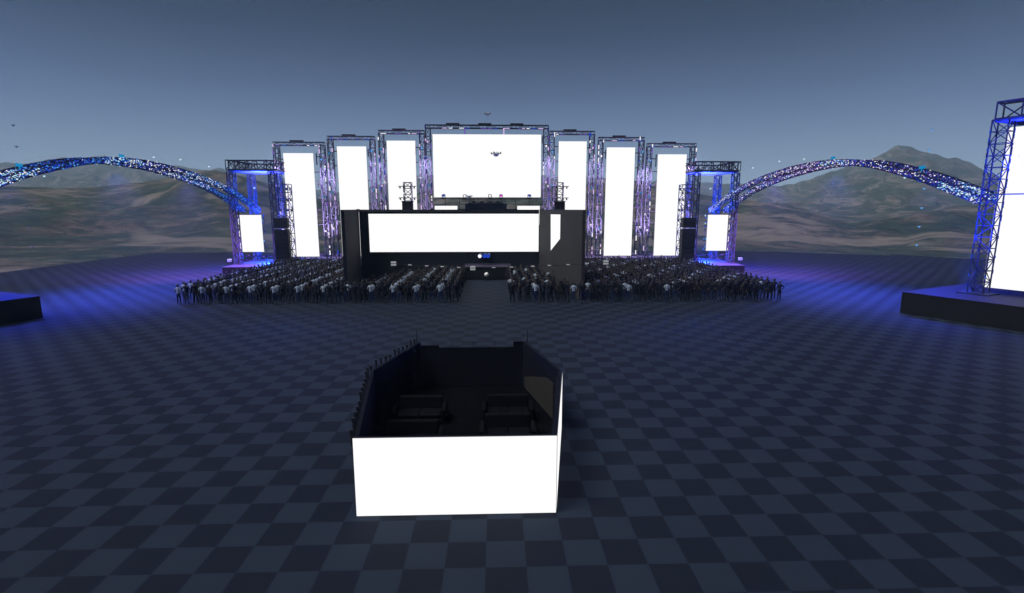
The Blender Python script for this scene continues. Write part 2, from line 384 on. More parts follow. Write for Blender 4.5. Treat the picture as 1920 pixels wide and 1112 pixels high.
# ------------------------------------------------------------------ main stage
STY = 60.0
stage = thing('stage_platform', 'wide dark stage platform with purple-lit deck and a thrust at the aisle', 'stage', (0, 61, 0))
mb = MB(); mb.box((0, 1.25, .73), (55, 8.5, 1.46)); mb.build('main_riser', M['deck_side'], stage)
mb = MB(); mb.box((0, 1.25, 1.5), (55.04, 8.54, .06)); mb.build('main_deck', M['deck_top'], stage)
mb = MB(); mb.box((0.1, -8.26, .73), (5.3, 10.1, 1.46)); mb.build('thrust_riser', M['deck_side'], stage)
mb = MB(); mb.box((0.1, -8.29, 1.5), (5.34, 10.16, .06)); mb.build('thrust_deck', M['deck_top'], stage)
for s, nm in ((-1, 'left'), (1, 'right')):
    wd = thing('wing_deck', f'low dark platform under the {nm} open truss tower, purple-lit top', 'platform', (s * 30.05, 58.6, 0), 0, 'low platforms at the ends of the stage')
    m = MB(); m.box((0, 0, .42), (5.0, 9.6, .84)); m.build('riser', M['deck_side'], wd)
    m = MB(); m.box((0, 0, .87), (5.05, 9.65, .06)); m.build('deck', M['deck_top'], wd)
# wide low part of the wing deck runs in front of the speakers: stays inside the deck above

BR = random.Random(5)
def frame(name_label, x0, x1, zt, zb, sx0, sx1, n_br):
    """portal of lattice posts and header with stub brackets and small lamps; local origin at its foot centre"""
    cx = (x0 + x1) / 2
    t = thing('truss_portal', name_label, 'truss frame', (cx, STY, zb), 0, 'truss portals holding the tall screens')
    W = .62; hx = (x1 - x0) / 2 - W / 2; H = zt - zb
    for s in (-1, 1):
        m = MB(); m.truss((s*hx, .35, 0), (s*hx, .35, H - .5), W, W, bay=1.0, r=.06, rd=.04); m.box((s*hx, .35, .03), (1.1, 1.1, .06)); m.build('post', M['steel'], t)
    m = MB(); m.truss((-hx - W/2, .35, H - .27), (hx + W/2, .35, H - .27), W, .4, bay=1.1, r=.06, rd=.03); m.build('header', M['steel'], t)
    nb = 1 if hx < 5 else 3
    for k in range(nb):
        m = MB(); m.box(((k - (nb-1)/2) * 4.2 - .3, .35, H + .09), (1.7, .5, .16)); m.build('hoist_box', M['black'], t)
    # stub brackets between posts and screen
    for s in (-1, 1):
        edge = (sx0 - cx if s < 0 else sx1 - cx); inner = s * (hx - W/2)
        for k in range(n_br):
            z = H - 1.9 - k * (H - 3.2) / n_br - BR.uniform(0, .35)
            L = abs(inner - edge); x2 = inner - s * L * BR.choice((.55, .75, 1.0, 1.0))
            m = MB(); m.tube((inner, .1, z), (x2, .1, z), .085, 4)
            if k % 2 == 0: m.tube((x2, .1, z - BR.uniform(.3, 1.1)), (x2, .1, z + BR.uniform(.1, .7)), .085, 4)
            m.build('bracket', M['black'], t)
        for k in range(3):
            z = H * (.25 + .3 * k) + BR.uniform(-.4, .4)
            m = MB(); m.box((s * (hx), -.22, z), (.26, .24, .26)); m.tube((s*hx, .02, z), (s*hx, -.1, z), .05); o = m.build('spot_lamp', M['black'], t)
            m = MB(); m.ball((s * hx, -.36, z), .13); m.build('lens', M[BR.choice(('led_cyan', 'led_teal', 'led_white', 'led_pink'))], o)
    # added glowing strips that imitate lamp glints on posts and header
    LB = ('led_pink', 'led_white', 'led_violet', 'led_blue', 'led_deep')
    for s in (-1, 1):
        z = .3
        while z < H - .4:
            l = BR.uniform(.2, .7)
            if BR.random() < .7:
                m = MB(); m.box((s*hx + BR.choice((-1, 1)) * W/2, -.02, z + l/2), (.12, .08, l)); m.build('added_glint', M[LB[BR.choice((0, 0, 1, 1, 2, 2, 3, 4))]], t)
            z += l + BR.uniform(.1, .45)
    x = -hx
    while x < hx - .4:
        l = BR.uniform(.25, .9)
        if BR.random() < .55: m = MB(); m.box((x + l/2, .0, H - .5), (l, .08, .08)); m.build('added_glint', M[LB[BR.choice((0, 1, 2, 3))]], t)
        x += l + .2
    return t
def screen(label, x0, x1, z0, z1, y, group=None, hang=0):
    cx = (x0 + x1) / 2
    t = thing('video_screen', label, 'video screen', (cx, y, z0), 0, group)
    w_, h_ = x1 - x0, z1 - z0
    m = MB(); m.box((0, .09, h_/2), (w_ - .04, .16, h_ - .04))
    for k in range(int(h_ // 1) + 1): m.box((0, .20, k + .1), (w_ - .1, .06, .06))
    m.build('back_housing', M['housing'], t)
    m = MB(); m.add([(-w_/2, 0, 0), (w_/2, 0, 0), (w_/2, 0, h_), (-w_/2, 0, h_)], [(0, 1, 2, 3)]); m.build('lit_face', M['screen'], t)
    if hang:
        for xx in (-2.9, 2.2):
            m = MB(); m.box((xx, .12, h_ + hang / 2), (.14, .1, hang)); m.build('hanging_bar', M['led_violet' if xx < 0 else 'led_pink'], t)
    return t
SC_G = 'tall white screens in the stage towers'
ordn = {0: 'innermost', 1: 'middle', 2: 'outermost'}
frame('widest truss portal, around the big centre screen of the stage', -8.08, 8.06, 18.85, 1.53, -7.15, 7.08, 5)
screen('largest white screen, wide and hung at the centre of the stage', -7.15, 7.10, 9.48, 17.58, STY, None, .75)
specs = [(8.25, 14.2, 18.13, 9.42, 13.15, 16.74), (14.75, 20.85, 17.37, 15.82, 19.62, 15.99), (21.3, 27.85, 16.6, 22.72, 26.6, 15.12)]
for s, nm in ((-1, 'left'), (1, 'right')):
    for k, (a, b, zt, c, d_, st) in enumerate(specs):
        xs = sorted((s*a, s*b)); ys = sorted((s*c, s*d_))
        frame(f'{ordn[k]} of the three truss portals on the {nm} of the centre screen', xs[0], xs[1], zt, 1.53, ys[0], ys[1], 7)
        screen(f'{ordn[k]} of the three tall white screens on the {nm} of the centre screen', ys[0], ys[1], 1.62, st, STY - .02, SC_G)

# low screens + booth on the riser behind the pavilion
riser = thing('booth_riser', 'tall dark riser with two low white panels under the centre screen', 'riser', (0, 58.2, 1.53))
m = MB(); m.box((0, 0, 3.2), (14.6, 2.0, 6.4)); m.build('body', M['wall_dark'], riser)
for s in (-1, 1):
    m = MB(); m.box((s*5.3, -1.04, 5.55), (2.9, .07, 2.5)); o = m.build('display_panel', M['housing'], riser)
    m = MB(); m.add([(s*5.3 - 1.45, -1.08, 4.4), (s*5.3 + 1.45, -1.08, 4.4), (s*5.3 + 1.45, -1.08, 6.8), (s*5.3 - 1.45, -1.08, 6.8)], [(0,1,2,3)]); m.build('lit_face', M['screen'], o)
m = MB()
m.tube((-7.6, -.9, 7.72), (6.7, -.9, 7.72), .06, 5); m.tube((-7.2, -.9, 7.0), (7.2, -.9, 7.0), .03, 4)
for k in range(9): m.tube((-7.2 + 1.8*k, -.9, 6.4), (-7.2 + 1.8*k, -.9, 7.72), .035, 4)
m.build('guard_rail', M['black'], riser)
booth = thing('performer_booth', 'dark blue performer booth with decks and lights on the riser below the centre screen', 'booth', (-.2, 58.2, 7.93))
m = MB(); m.box((0, 0, .35), (5.4, .9, .7)); m.box((0, -.2, .78), (4.6, .5, .14)); m.build('table', M['navy'], booth, bevel=.03)
for k, xx in enumerate((-1.6, -.55, .55, 1.6)):
    m = MB(); m.box((xx, -.1, .92), (.5, .4, .12)); m.tube((xx, -.1, .99), (xx, -.1, 1.01), .14, 12); m.build('player_deck', M['black'], booth)
m = MB(); m.truss((-3.1, -.3, 1.1), (2.6, -.3, 1.1), .25, .25, bay=.5, r=.03, rd=.02); m.build('rail', M['steel'], booth)
for k, (xx, c) in enumerate(((-5.6, 'led_blue'), (-2.9, 'led_white'), (.35, 'led_white'), (1.75, 'led_magenta'), (5.4, 'led_blue'))):
    t = thing('stage_lamp', f'{["blue","white","white","magenta","blue"][k]} stage lamp on the riser rail, ' + ['far left', 'left of the booth', 'over the booth centre', 'right of the booth centre', 'far right'][k], 'stage lamp', (xx, 57.25, 9.28), 0, 'lamps along the riser rail')
    m = MB(); m.box((0, 0, .06), (.5, .4, .12)); m.build('base', M['black'], t)
    m = MB(); m.box((-.2, 0, .3), (.06, .12, .4)); m.box((.2, 0, .3), (.06, .12, .4)); m.build('yoke', M['black'], t)
    m = MB(); m.tube((0, .2, .42), (0, -.22, .34), .15, 10, r2=.17); m.build('head', M['navy'], t)
    m = MB(); m.tube((0, -.235, .337), (0, -.245, .335), .14, 10); m.build('lens', M[c], t)

# ------------------------------------------------------------------ lighting masts and speaker columns
def mast(label, x, y, z0, z1, box_z, wdt, bars, flip=1):
    t = thing('lighting_mast', label, 'lighting mast', (x, y, z0), 0, 'lattice lighting masts on the stage')
    H = z1 - z0
    m = MB(); m.truss((0, 0, .06), (0, 0, H), wdt, wdt, bay=wdt*.8, r=.06, rd=.045); m.build('lattice', M['steel'], t)
    m = MB(); m.box((0, 0, .03), (wdt + .6, wdt + .6, .06)); m.build('foot_plate', M['black'], t)
    if box_z:
        m = MB(); m.box((.0, -.5, box_z - z0), (1.35, .6, 1.0)); m.box((.0, -.5, box_z - z0 + .56), (1.5, .7, .1)); m.build('dimmer_box', M['speaker'], t)
    for k in range(bars):
        z = H - .5 - k * (1.35 if bars > 2 else 1.45)
        m = MB(); m.tube((-1.15, -.55, z), (1.15, -.55, z), .05, 5); m.tube((0, -.55, z), (0, -.2, z), .05); o = m.build('cross_bar', M['navy'], t)
        for xx in (-.9, -.45, .45, .9):
            m = MB(); m.box((xx, -.55, z - .17), (.16, .16, .22)); m.build('lamp', M['black'], o)
    for k in range(int(H * 3)):
        z = BR.uniform(H * .45, H); m = MB()
        m.box((BR.choice((-1, 1)) * wdt/2, -wdt/2 - .05, z), (.08, .08, BR.uniform(.12, .35))); m.build('added_glint', M[('led_pink', 'led_white', 'led_violet', 'led_blue')[BR.choice((0, 1, 2, 2, 3))]], t)  # added glow strips, imitating glints on the mast lattice
    return t
mast('lattice lighting mast with a black box, rising behind the pavilion left of the centre screen', -10.25, 58.0, 1.53, 11.3, 8.35, .95, 2)
mast('lattice lighting mast with a black box, rising behind the pavilion right of the centre screen', 9.35, 58.0, 1.53, 11.3, 8.35, .95, 2)
mast('lattice lighting mast with four cross bars above the left speaker column', -26.3, 58.9, 1.53, 11.1, 0, 1.3, 4)
mast('lattice lighting mast with four cross bars above the right speaker column', 26.3, 58.9, 1.53, 11.1, 0, 1.3, 4)
for s, nm in ((-1, 'left'), (1, 'right')):
    t = thing('speaker_column', f'tall black speaker column between the {nm} truss tower and the outermost screen', 'speaker column', (s*25.75, 55.7, 0), R(-4 * s), 'black speaker columns')
    m = MB(); m.box((0, 0, .85), (1.75, 1.1, 1.7)); m.build('bass_cabinet', M['speaker'], t, bevel=.03)
    for k in range(8):
        z = 2.02 + k*.62 + (.16 if k > 5 else 0)
        m = MB(); m.box((0, 0, z), (1.65, 1.0, .6)); o = m.build('speaker_cabinet', M['speaker'], t, bevel=.02)
        m = MB(); m.box((0, -.51, z), (1.5, .03, .5)); m.build('grille', M['black'], o)
    m = MB(); m.box((0, -.1, 5.52), (1.5, .8, .06)); m.build('shelf', M['grey_paint'], t)

# ------------------------------------------------------------------ open truss towers at the stage ends, with their small screens
for s, nm in ((-1, 'left'), (1, 'right')):
    X0, X1, Y0, Y1 = -32.0, -26.9, 56.9, 62.3
    t = thing('truss_tower', f'blue-lit four-legged truss tower with a flat roof at the {nm} end of the stage', 'truss tower', (s*29.45, 59.6, .90), 0, 'blue truss towers at the stage ends')
    hx, hy = 2.55, 2.7
    for a in (-1, 1):
        for b in (-1, 1):
            m = MB(); m.truss((a*hx, b*hy, .06), (a*hx, b*hy, 11.6), .72, .72, bay=.75, r=.075, rd=.05)
            m.box((a*hx, b*hy, .03), (1.0, 1.0, .06)); m.build('leg', M['steel'], t)
    for b in (-1, 1):
        m = MB(); m.truss((-hx - .4, b*hy, 12.45), (hx + .4, b*hy, 12.45), .7, 1.1, bay=1.25, r=.075, rd=.05); m.build('header', M['steel'], t)
    for a in (-1, 1):
        m = MB(); m.truss((a*hx, -hy + .4, 12.45), (a*hx, hy - .4, 12.45), .7, 1.1, bay=1.25, r=.075, rd=.05); m.build('side_beam', M['steel'], t)
    m = MB(); m.box((0, 0, 11.75), (5.7, 6.0, .10)); m.build('roof', M['roof_blue'], t)
    for k in range(90):
        a, b = BR.choice((-1, 1)), BR.choice((-1, 1)); m = MB()
        m.box((a*hx + BR.choice((-1, 1))*.36, b*hy - .36, BR.uniform(.3, 11.4)), (.10, .09, BR.uniform(.12, .45))); m.build('added_glint', M[BR.choice(('led_blue', 'led_blue', 'led_deep', 'led_deep', 'led_cyan'))], t)  # blue lamp glints on the legs, added as glowing pieces
    for k in range(22):
        m = MB(); m.box((BR.uniform(-2.2, 2.2), -hy + .25 + BR.uniform(-.2, .2), BR.uniform(.35, 1.2)), (.16, .14, .14)); m.build('footlight', M[BR.choice(('led_blue', 'led_deep', 'led_violet'))], t)
    m = MB()
    m.tube((-2.3, -hy + .35, .5), (2.3, -hy + .35, .5), .05); m.tube((-2.3, -hy + .35, 1.0), (2.3, -hy + .35, 1.0), .04)
    m.build('footlight_rail', M['navy'], t)
    xs = sorted((s*32.05, s*29.05)); 
    sc_ = screen(f'small white screen hung inside the truss tower at the {nm} end of the stage', xs[0], xs[1], 2.45, 7.18, 57.75, 'small screens in the end towers')
    m = MB(); m.tube((-1.9, .1, 4.76), (1.9, .1, 4.76), .05); m.build('hanging_bar', M['navy'], sc_)
    for k in range(46):
        m = MB(); m.box((BR.choice((-1, 1))*BR.uniform(1.55, 1.85), .05, BR.uniform(0, 4.7)), (.11, .08, BR.uniform(.1, .25)))
        m.build('added_glint', M[BR.choice(('led_blue', 'led_cyan', 'led_ice' if s > 0 else 'led_deep', 'led_deep'))], sc_)  # glowing bits added as glints beside the small screen

# ------------------------------------------------------------------ arches
AZ = [(0, 7.75), (.1, 9.4), (.19, 10.55), (.3, 11.5), (.415, 12.15), (.5, 12.45), (.6, 12.5), (.7, 12.1), (.777, 11.4), (.86, 10.55), (.967, 9.05), (1, 8.6)]
def arch(s, nm, pal):
    A, B = Vector((s*31.3, 60, 0)), Vector((s*38.35, 28.0, 0))
    t = thing('truss_arch', f'{nm} arch of twin lattice trusses with added glowing studs for lamp glints, spanning above the floor', 'truss arch', (A.x, A.y, 0), 0, 'light arches beside the stage')
    side = (B - A).normalized().cross(Vector((0, 0, 1)))
    def pos(u):
        z = float(np.interp(u, [a[0] for a in AZ], [a[1] for a in AZ])); p = A.lerp(B, u); return Vector((p.x - A.x, p.y - A.y, z))
    us = np.linspace(0, 1, 34); zs = [pos(u) for u in us]
    for _ in range(3):
        zs = [zs[0]] + [Vector((zs[i].x, zs[i].y, (zs[i-1].z + 2*zs[i].z + zs[i+1].z) / 4)) for i in range(1, len(zs)-1)] + [zs[-1]]
    for k, off in enumerate((-1.15, 1.15)):
        m = MB(); d = MB()
        for i in range(len(zs) - 1):
            p, q = zs[i] + side*off, zs[i+1] + side*off
            m.truss(p, q, .5, .5, bay=.5, r=.05, rd=.035)
            u = us[i]
            for _ in range(100):
                f = BR.random(); a, b = BR.choice((-.28, .28, BR.uniform(-.28, .28))), BR.uniform(-.29, .29)
                c = p.lerp(q, f) + side * a + Vector((0, 0, b))
                d.box(c, (BR.uniform(.04, .085), BR.uniform(.04, .12), BR.uniform(.04, .085)), 0, pal(u, BR))
        ch = m.build('lattice', M['navy'], t)
        o = d.build('added_glint_studs', [M[x] for x in ('led_deep', 'led_blue', 'led_cyan', 'led_ice', 'led_white', 'led_pink', 'led_violet', 'black')], ch)  # glowing studs added to imitate coloured lamp glints on the lattice
        o['kind'] = 'stuff'
    m = MB()
    for i in range(0, len(zs), 3): m.tube(zs[i] - side*1.15, zs[i] + side*1.15, .05, 4)
    m.build('spacer', M['navy'], t)
    for u in ((.0, .28, .55, .83)):
        p = pos(max(u, .05)); m = MB(); m.box(p + Vector((0, 0, .55)), (.3, .3, .22)); m.tube(p + Vector((0, 0, .2)), p + Vector((0, 0, .45)), .05); m.ball(p + Vector((0, -.18, .58)), .13); m.build('flood_lamp', M['led_teal'], t)
def pal_left(u, r):
    if u < .16: c = (1, 1, 2, 0, 7)
    elif u < .36: c = (1, 1, 2, 3, 4, 0, 7)
    elif u < .5: c = (0, 0, 1, 1, 7, 4)
    elif u < .62: c = (3, 4, 2, 1, 1, 0, 7)
    elif u < .8: c = (0, 1, 1, 1, 0, 7, 2)
    else: c = (4, 3, 2, 1, 1, 3, 7)
    return r.choice(c)
def pal_right(u, r):
    if u < .14: c = (4, 3, 6, 0, 2, 7, 6)
    elif u < .36: c = (5, 6, 6, 4, 7, 2, 0, 6, 1)
    elif u < .52: c = (6, 0, 5, 6, 7, 1, 4)
    elif u < .62: c = (3, 4, 1, 2, 1, 6, 7)
    elif u < .88: c = (0, 0, 1, 6, 0, 1, 4, 0)
    else: c = (3, 4, 2, 3, 1, 7)
    return r.choice(c)
arch(-1, 'left', pal_left); arch(1, 'right', pal_right)

# ------------------------------------------------------------------ big side decks with their towers and screens
UA = math.atan2(.423, .906)
for s, nm in ((-1, 'left'), (1, 'right')):
    def W(u, v, z=0): return (s * (32.4 + .906*u + .423*v), 28.0 + .423*u - .906*v, z)
    rz = UA if s > 0 else -UA
    LV = 14.0
    c = W(5.2, LV/2); t = thing('side_deck', f'high dark platform on the {nm} side of the floor under a big truss portal', 'platform', c, rz, 'high platforms beside the floor')
    m = MB(); m.box((0, 0, .79), (10.4, LV, 1.58)); m.build('riser', M['deck_side'], t)
    m = MB(); m.box((0, 0, 1.61), (10.44, LV + .04, .06)); m.build('deck', M['side_deck_top'], t)
    c = W(4.1, LV/2, 1.643); t = thing('side_portal', f'tall blue truss portal standing on the high platform on the {nm}', 'truss frame', c, rz, 'tall portals beside the floor')
    hv = LV/2 - 3.05
    for b in (-1, 1):
        m = MB(); m.truss((0, b*hv, .08), (0, b*hv, 12.6), .95, .95, bay=.85, r=.055, rd=.035)
        m.build('post', M['navy'], t)
        m = MB(); m.box((0, b*hv, .04), (1.9, 1.9, .08)); m.build('base_plate', M['navy'], t)
    m = MB(); m.truss((0, -hv - .3, 13.2), (0, hv + .3, 13.2), 1.1, 1.15, bay=1.5, r=.085, rd=.055); m.build('header', M['navy'], t)
    m = MB(); m.box((1.6, 0, 12.52), (4.0, 2*hv + .8, .1)); m.build('roof', M['roof_blue'], t)
    m = MB(); m.tube((.35, -hv, 7.35), (.35, hv + .75, 7.35), .05); m.build('tie_bar', M['black'], t)
    for k in range(95):
        m = MB(); m.box((BR.choice((-.5, .5)), hv + BR.choice((-.5, .5)), BR.uniform(.4, 12.4)), (.07, .07, BR.uniform(.12, .4)))
        m.build('added_glint', M[BR.choice(('led_blue', 'led_deep', 'led_deep'))], t)  # added glowing pieces for blue glints on the post
    ww = LV - 2*2.95
    c = W(5.0, LV/2, 2.08); t = thing('video_screen', f'huge white screen hung in the tall portal on the {nm} side platform', 'video screen', c, rz, 'huge screens on the side platforms')
    m = MB(); m.box((s*0 + .1, 0, 5.83), (.16, ww - .04, 11.6)); m.build('back_housing', M['housing'], t)
    # the lit face looks along -u towards the crowd
    m = MB(); m.add([(-.004 if s > 0 else .0, -ww/2, 0)] * 0 + [(0, ww/2, 0), (0, -ww/2, 0), (0, -ww/2, 11.66), (0, ww/2, 11.66)], [(0, 1, 2, 3)])
    m.build('lit_face', M['screen'], t)
    if s < 0:
        # on the left the platform is the mirror image: turn platform parts to face the crowd
        pass

# ------------------------------------------------------------------ pavilion in the middle of the crowd
pav = thing('pavilion', 'dark three-sided pavilion with a wide white screen standing among the crowd', 'pavilion', (0, 50, 0))
m = MB(); m.box((-8.55, .15, 3.93), (12.05, .3, 7.86)); m.box((4.43, .15, 3.93), (3.3, .3, 7.86)); m.box((.13, .15, 4.76), (5.3, .3, 6.2)); m.build('rear_wall', M['wall_dark'], pav)
m = MB(); m.box((-8.55, -.06, 7.74), (12.1, .12, .26)); m.box((-14.66, -.05, 7.83), (.3, .3, .2)); m.build('top_trim', M['housing'], pav)
LWp = [(-14.6, 0), (-11.81, -15.5)]; RWp = [(6.12, 0), (8.57, -15.4)]
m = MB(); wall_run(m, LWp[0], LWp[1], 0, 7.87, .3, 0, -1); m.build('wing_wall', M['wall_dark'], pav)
m = MB(); wall_run(m, RWp[0], RWp[1], 0, 7.87, .3, 0, 1); m.build('wing_wall', M['wing_wall'], pav)  # sunlit copy of the wall paint
m = MB(); m.box((-3.7, -.05, 5.2), (19.5, .09, 4.36)); o = m.build('display_panel', M['housing'], pav)
m = MB(); m.add([(-13.5, -.1, 3.02), (6.04, -.1, 3.02), (6.04, -.1, 7.39), (-13.5, -.1, 7.39)], [(0,1,2,3)]); m.build('lit_face', M['screen'], o)
a, b = Vector((*RWp[0], 0)), Vector((*RWp[1], 0)); d = (b - a).normalized(); n = Vector((d.y, -d.x, 0))
def onw(y, z, off): 
    t = (y - a.y) / d.y; p = a + d * t + n * off; return (p.x, p.y, z)
q = [(44.84, 7.38), (44.65, 3.55), (41.2, 5.0), (41.2, 7.40)]
m = MB(); m.add([onw(y - 50, z, -.002) for y, z in q] + [onw(y - 50, z, .05) for y, z in q], [(3,2,1,0), (4,5,6,7)] + [(i, (i+1) % 4, (i+1) % 4 + 4, i + 4) for i in range(4)]); o = m.build('display_panel', M['housing'], pav)
m = MB(); m.add([onw(y - 50, z, .056) for y, z in q], [(0,1,2,3)]); tag(m.build('lit_face', M['screen'], o), 'narrow white screen with a slanted lower edge')
t = thing('wall_lamp', 'blue spotlight fixed to the dark pavilion wall just below the white screen', 'spotlight', (-.25, 49.99, 2.65))
m = MB(); m.box((0, -.14, 0), (1.4, .22, .16)); m.build('bracket', M['navy'], t)
for xx in (-.45, .1, .5):
    m = MB(); m.tube((xx, -.3, .0), (xx - .1, -.72, -.08), .24, 12, r2=.28); o = m.build('head', M['roof_blue'], t)
    m = MB(); m.tube((xx - .1, -.735, -.083), (xx - .103, -.75, -.085), .22, 12); m.build('lens', M['led_white' if xx < 0 else 'led_blue'], o)

# white ball at the thrust and camera path overlay, built as a tagged cable
t = thing('white_ball', 'small white ball on an added short stem before the thrust front', 'white ball', (0, 47.25, 0))
m = MB(); m.tube((0, 0, 0), (0, 0, .05), .2, 16); m.tube((0, 0, .05), (0, 0, .46), .025, 8); m.build('added_stem', M['black'], t)  # stem added to hold the ball up
m = MB(); m.ball((0, 0, .68), .24, 20, 14); m.build('plain_ball', M['white_paint'], t, smooth=True)

t = thing('camera_path', 'camera path overlay built as a sagging black cable with white tags above the crowd', 'cable', (0, 31.4, 0))
P3 = [(-7.45, 3.72), (-6.1, 3.58), (-4.7, 3.50), (-3.4, 3.43), (-2.0, 3.36), (-.85, 3.33), (.9, 3.34), (2.4, 3.37), (4.2, 3.44), (5.6, 3.50), (7.2, 3.56), (8.8, 3.66), (10.4, 3.76)]
sag = [Vector((x * .965, 0, .08 + (z - .2))) for x, z in P3]
m = MB()
for p, q_ in zip(sag[:-1], sag[1:]): m.tube(p, q_, .022, 5)
m.build('cable', M['black'], t)
for i, p in enumerate(sag):
    big = i in (0, 5, 12)
    if big:
        for dz in (.10, -.10):
            m = MB(); m.box(p + Vector((0, -.03, dz)), (.42, .03, .15)); m.build('tag', M['white_paint'], t)
    else:
        m = MB(); m.box(p + Vector((0, -.03, .03)), (.28, .03, .075)); m.build('tag', M['white_paint'], t)
for x, z in ((sag[0].x - .0, sag[0].z), (sag[-1].x, sag[-1].z)): pass

# ------------------------------------------------------------------ editor light icons, built as drones and floodlights
def mini(label, loc, matn, grp, size=.15):
    t = thing('light_icon', label, 'light icon', loc, 0, grp)
    m = MB(); m.box((0, 0, 0), (size, size, size*.5)); m.ball((0, -.02, -.03), size*.55, 8, 6)
    m.build('icon_body', M[matn], t, bevel=0)
    m = MB()
    for a in range(4):
        an = math.pi/4 + a*math.pi/2; e = (math.cos(an)*size*1.1, math.sin(an)*size*1.1, size*.3)
        m.tube((0, 0, size*.2), e, .018, 4); m.tube(e, (e[0], e[1], e[2] + .03), size*.35, 10)
    m.build('icon_arms', M['grey_paint'], t)
for s, nm in ((-1, 'left'), (1, 'right')):
    for z, wd in ((4.03, 'lowest'), (6.04, 'second from bottom'), (8.05, 'third from bottom'), (10.1, 'third from top'), (14.13, 'second from top'), (16.2, 'topmost')):
        if s < 0 and z == 10.1: continue
        mini(f'tiny drone-shaped light icon, {wd} of the upright row on the {nm} before the hills', (s*47.2, 45, z), 'grey_paint' if s < 0 else 'led_cyan', f'upright row of drone-shaped light icons on the {nm}')
    for x, z, wd in ((44.9, 11.25, 'beneath the outer span of'), (33.75, 13.18, 'just above the crest of'), (31.1, 12.95, 'in the sky inward of'), (28.3, 12.26, 'beside the foot of'), (23.9, 10.1, 'low, inside the end tower next to')):
        mini(f'tiny pale blue drone-shaped light icon {wd} the {nm} arch', (s*x, 45, z), 'led_ice', 'drone-shaped light icons around the arches')
def quad(label, loc, s=1.0, body='white_paint'):
    t = thing('large_light_icon', label, 'light icon', loc, R(20))
    m = MB(); m.ball((0, 0, 0), .32*s, 14, 10, s=(1, 1, .8)); m.build('body', M[body], t, smooth=True)
    for a in range(4):
        an = math.pi/4 + a*math.pi/2; e = Vector((math.cos(an)*.5*s, math.sin(an)*.5*s, .05*s))
        m = MB(); m.tube((0, 0, 0), e, .03*s, 6); m.tube(e - Vector((0,0,.06*s)), e + Vector((0, 0, .1*s)), .07*s, 8); m.build('arm', M['black'], t)
        m = MB(); m.box(e + Vector((0, 0, .13*s)), (.42*s, .05*s, .015*s), an); m.build('icon_blade', M['grey_paint'], t)
quad('white drone-shaped light icon hovering in front of the largest centre screen', (1.14, 57, 14.78), 1.25)
quad('small grey drone-shaped light icon hovering in the sky above the centre portal', (.1, 57, 19.6), .8, 'grey_paint')
quad('small white drone-shaped light icon hovering at the lower edge of the centre screen', (-2.3, 56.6, 9.5), .8)
for s, nm in ((-1, 'left'), (1, 'right')):
    t = thing('ground_light_icon', f'small pale light icon built as a floodlight on the ground outside the {nm} stage end', 'ground light icon', (s*38.0, 66.5, 0), 0, 'light icons at ground level')
    m = MB(); m.box((0, 0, .04), (.6, .4, .08)); m.box((-.3, 0, .3), (.05, .1, .5)); m.box((.3, 0, .3), (.05, .1, .5)); m.build('stand', M['black'], t)
    m = MB(); m.box((0, 0, .5), (.55, .3, .4)); m.build('head', M['white_paint'], t, bevel=.03)
    m = MB(); m.box((0, -.156, .5), (.45, .006, .3)); m.build('glass', M['grey_paint'], t)

